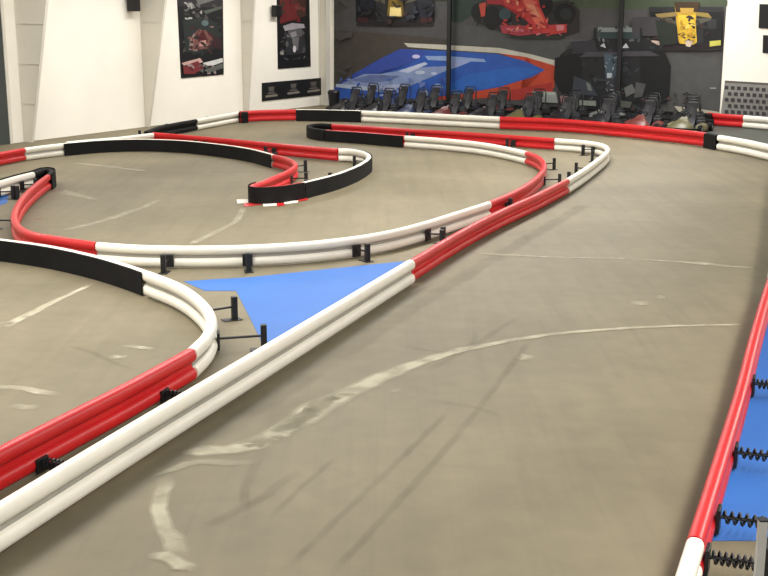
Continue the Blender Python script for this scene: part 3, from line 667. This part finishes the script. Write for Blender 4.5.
# ------------------------------------------------------------------ parked go-karts in front of the mural
def kart_parts(root, body):
    bm = bmesh.new(); add_box(bm, (0, 0.05, 0.06), (0.62, 1.5, 0.02), None, 0.004)
    for s in (-1, 1): tube(bm, [(s * .3, -0.8, .09), (s * .33, 0, .09), (s * .3, .8, .09)], 0.018)
    tube(bm, [(-.62, .55, .15), (.62, .55, .15)], 0.02); tube(bm, [(-.55, -.55, .15), (.55, -.55, .15)], 0.02)
    link('chassis', bm, M['steel_black'], root)
    bm = bmesh.new()      # nose cone
    rings = []
    for y, w, z0, z1 in ((-1.02, .34, .1, .2), (-.92, .5, .07, .28), (-.7, .46, .07, .36), (-.5, .24, .2, .46), (-.38, .17, .3, .52)):
        rings.append([bm.verts.new(v) for v in ((-w, y, z0), (-w * .9, y, (z0 + z1) * .55), (-w * .55, y, z1), (w * .55, y, z1), (w * .9, y, (z0 + z1) * .55), (w, y, z0))])
    for a, b in zip(rings, rings[1:]):
        for j in range(6): bm.faces.new((a[j], a[(j + 1) % 6], b[(j + 1) % 6], b[j]))
    bm.faces.new(rings[0]); bm.faces.new(rings[-1]); link('nose_cone', bm, body, root, smooth=45)
    for s in (-1, 1):     # side pods
        bm = bmesh.new(); rings = []
        for y, w, h in ((-.36, .1, .16), (-.25, .14, .26), (.25, .15, .3), (.38, .1, .2)):
            x = s * .5; rings.append([bm.verts.new(v) for v in ((x - w, y, .06), (x - w, y, h * .9), (x - w * .5, y, h), (x + w * .6, y, h * .9), (x + w, y, h * .6), (x + w, y, .06))])
        for a, b in zip(rings, rings[1:]):
            for j in range(6): bm.faces.new((a[j], a[(j + 1) % 6], b[(j + 1) % 6], b[j]))
        bm.faces.new(rings[0]); bm.faces.new(rings[-1]); link('side_pod', bm, body, root, smooth=45)
    bm = bmesh.new(); rings = []       # bucket seat
    for y, z, w, hh in ((-.02, .12, .17, .06), (.15, .1, .19, .12), (.3, .16, .19, .2), (.4, .36, .18, .12), (.46, .58, .17, .06), (.48, .78, .13, .03)):
        rings.append([bm.verts.new(v) for v in ((-w - .02, y - hh * .6, z + hh), (-w * .8, y, z), (w * .8, y, z), (w + .02, y - hh * .6, z + hh), (w, y + .03, z + hh), (w * .8, y + .05, z - .02), (-w * .8, y + .05, z - .02), (-w, y + .03, z + hh))])
    for a, b in zip(rings, rings[1:]):
        for j in range(8): bm.faces.new((a[j], a[(j + 1) % 8], b[(j + 1) % 8], b[j]))
    bm.faces.new(rings[0]); bm.faces.new(rings[-1]); link('seat', bm, M['seat'], root, smooth=50)
    bm = bmesh.new(); c = Vector((0, -.18, .56)); ax = Vector((0, .62, .78)); e1 = Vector((1, 0, 0)); e2 = ax.cross(e1)
    tube(bm, [c + (e1 * math.cos(a) + e2 * math.sin(a)) * .15 for a in [2 * PI * i / 18 for i in range(18)]], 0.017, 6, True)
    for a in (0.3, 2.84, -PI / 2): tube(bm, [c, c + (e1 * math.cos(a) + e2 * math.sin(a)) * .15], .011, 5)
    sw = link('steering_wheel', bm, M['steel_black'], root, smooth=60)
    bm = bmesh.new(); tube(bm, [c, (0, -.55, .14)], .014, 6); link('steering_column', bm, M['steel'], sw)
    for (x, y, wd) in ((-.6, -.55, .14), (.6, -.55, .14), (-.62, .55, .21), (.62, .55, .21)):
        bm = bmesh.new(); R = 0.14; pr = [(-wd / 2, .08), (-wd / 2, R - .03), (-wd / 2 + .03, R), (wd / 2 - .03, R), (wd / 2, R - .03), (wd / 2, .08)]
        rings = [[bm.verts.new((x + a, y + r * math.cos(t), .145 + r * math.sin(t))) for a, r in pr] for t in [2 * PI * i / 20 for i in range(20)]]
        for i in range(20):
            a, b = rings[i], rings[(i + 1) % 20]
            for j in range(6): bm.faces.new((a[j], a[(j + 1) % 6], b[(j + 1) % 6], b[j]))
        w = link('wheel', bm, M['tyre'], root, smooth=40)
        bm = bmesh.new(); bmesh.ops.create_cone(bm, cap_ends=True, segments=16, radius1=.085, radius2=.085, depth=wd * .9, matrix=Matrix.Translation((x, y, .145)) @ Matrix.Rotation(PI / 2, 4, 'Y')); link('rim', bm, M['steel'], w, smooth=40)
    bm = bmesh.new()
    tube(bm, [(-.6, -.72, .16), (-.52, -1.0, .17), (-.3, -1.1, .18), (.3, -1.1, .18), (.52, -1.0, .17), (.6, -.72, .16)], .03, 6)
    link('front_bumper', bm, M['black'], root, smooth=60)
    bm = bmesh.new(); add_box(bm, (0, .92, .24), (1.3, .1, .22), None, .03); link('rear_bumper', bm, M['black'], root)
    bm = bmesh.new(); add_box(bm, (.34, .42, .24), (.26, .3, .26), None, .03); add_box(bm, (.34, .42, .4), (.18, .2, .1), None, .02); link('engine', bm, M['seat'], root)
    bm = bmesh.new()      # roll hoop behind the seat
    tube(bm, [(-.26, .56, .1), (-.26, .6, .86), (-.19, .6, 1.02), (.19, .6, 1.02), (.26, .6, .86), (.26, .56, .1)], .026, 6); link('roll_hoop', bm, M['steel_black'], root, smooth=60)
    bm = bmesh.new(); add_box(bm, (0, .56, .84), (.34, .07, .24), None, .03); link('headrest', bm, M['seat'], root)

def copy_kart(src, body):
    r = src.copy(); COL.objects.link(r)
    for ch in src.children:
        c = ch.copy(); COL.objects.link(c); c.parent = r
        if ch.name.startswith(('nose_cone', 'side_pod')):
            c.data = ch.data.copy(); c.data.materials[0] = body
        for g in ch.children:
            d = g.copy(); COL.objects.link(d); d.parent = c
    return r
back_seq = ['black', 'blue', 'black', 'black', 'red', 'black', 'black', 'grey', 'black', 'black']
front_seq = ['black', 'black', 'blue', 'red', 'black', 'olive', 'black', 'black', 'red', 'olive']
word = {'black': 'black', 'blue': 'dark blue', 'grey': 'grey', 'red': 'dull red', 'olive': 'olive'}
ordn = ['first', 'second', 'third', 'fourth', 'fifth', 'sixth', 'seventh', 'eighth', 'ninth', 'last']
proto = None
A0, A1 = at(366, 109.0), at(687, 124.4)
for row, seq, du, dv in (('back', back_seq, 0.0, 0.0), ('front', front_seq, -2.55, 0.72)):
    for i, b in enumerate(seq):
        pos = A0.lerp(A1, i / (len(seq) - 1)) + U * du + V * dv
        if proto is None:
            k = empty('go_kart', pos); kart_parts(k, M['kart_' + b]); proto = k
        else: k = copy_kart(proto, M['kart_' + b])
        k.location = (pos.x, pos.y, 0.006); k.rotation_euler = (0, 0, -ANG + random.uniform(-.05, .05))
        tag(k, '%s parked go-kart, %s from the left in the %s row before the mural' % (word[b], ordn[i], row) if i < 9 else '%s parked go-kart at the right-hand end of the %s row before the mural' % (word[b], row), 'go-kart', 'go-karts parked before the mural')

# ------------------------------------------------------------------ lighting: two rows of ceiling lamps along the hall
def lamp(p, sx, sy, power, col=(1.0, 0.975, 0.93)):
    l = bpy.data.lights.new('hall_lamp', 'AREA'); l.shape = 'RECTANGLE'; l.size = sx; l.size_y = sy; l.energy = power; l.color = col
    o = bpy.data.objects.new('hall_lamp', l); COL.objects.link(o); o.location = p; o.rotation_euler = (0, 0, -ANG)
for u in (-4, -11, -18, -25, -32, -39, -46, -53):
    for v, pw in ((4.0, 440), (16.0, 710), (29.2, 730)):
        lamp(CORNER + U * u + V * v + Z * (ROOM_H - 0.25), 0.2, 6.6, pw)
wd = bpy.data.worlds.new('world'); S.world = wd; wd.use_nodes = True
wd.node_tree.nodes['Background'].inputs['Color'].default_value = (0.9, 0.9, 0.88, 1); wd.node_tree.nodes['Background'].inputs['Strength'].default_value = 0.3

S.view_settings.view_transform = 'Standard'; S.view_settings.look = 'None'
S.view_settings.gamma = 1.0; S.view_settings.use_curve_mapping = False
S.view_settings.exposure = 0.0
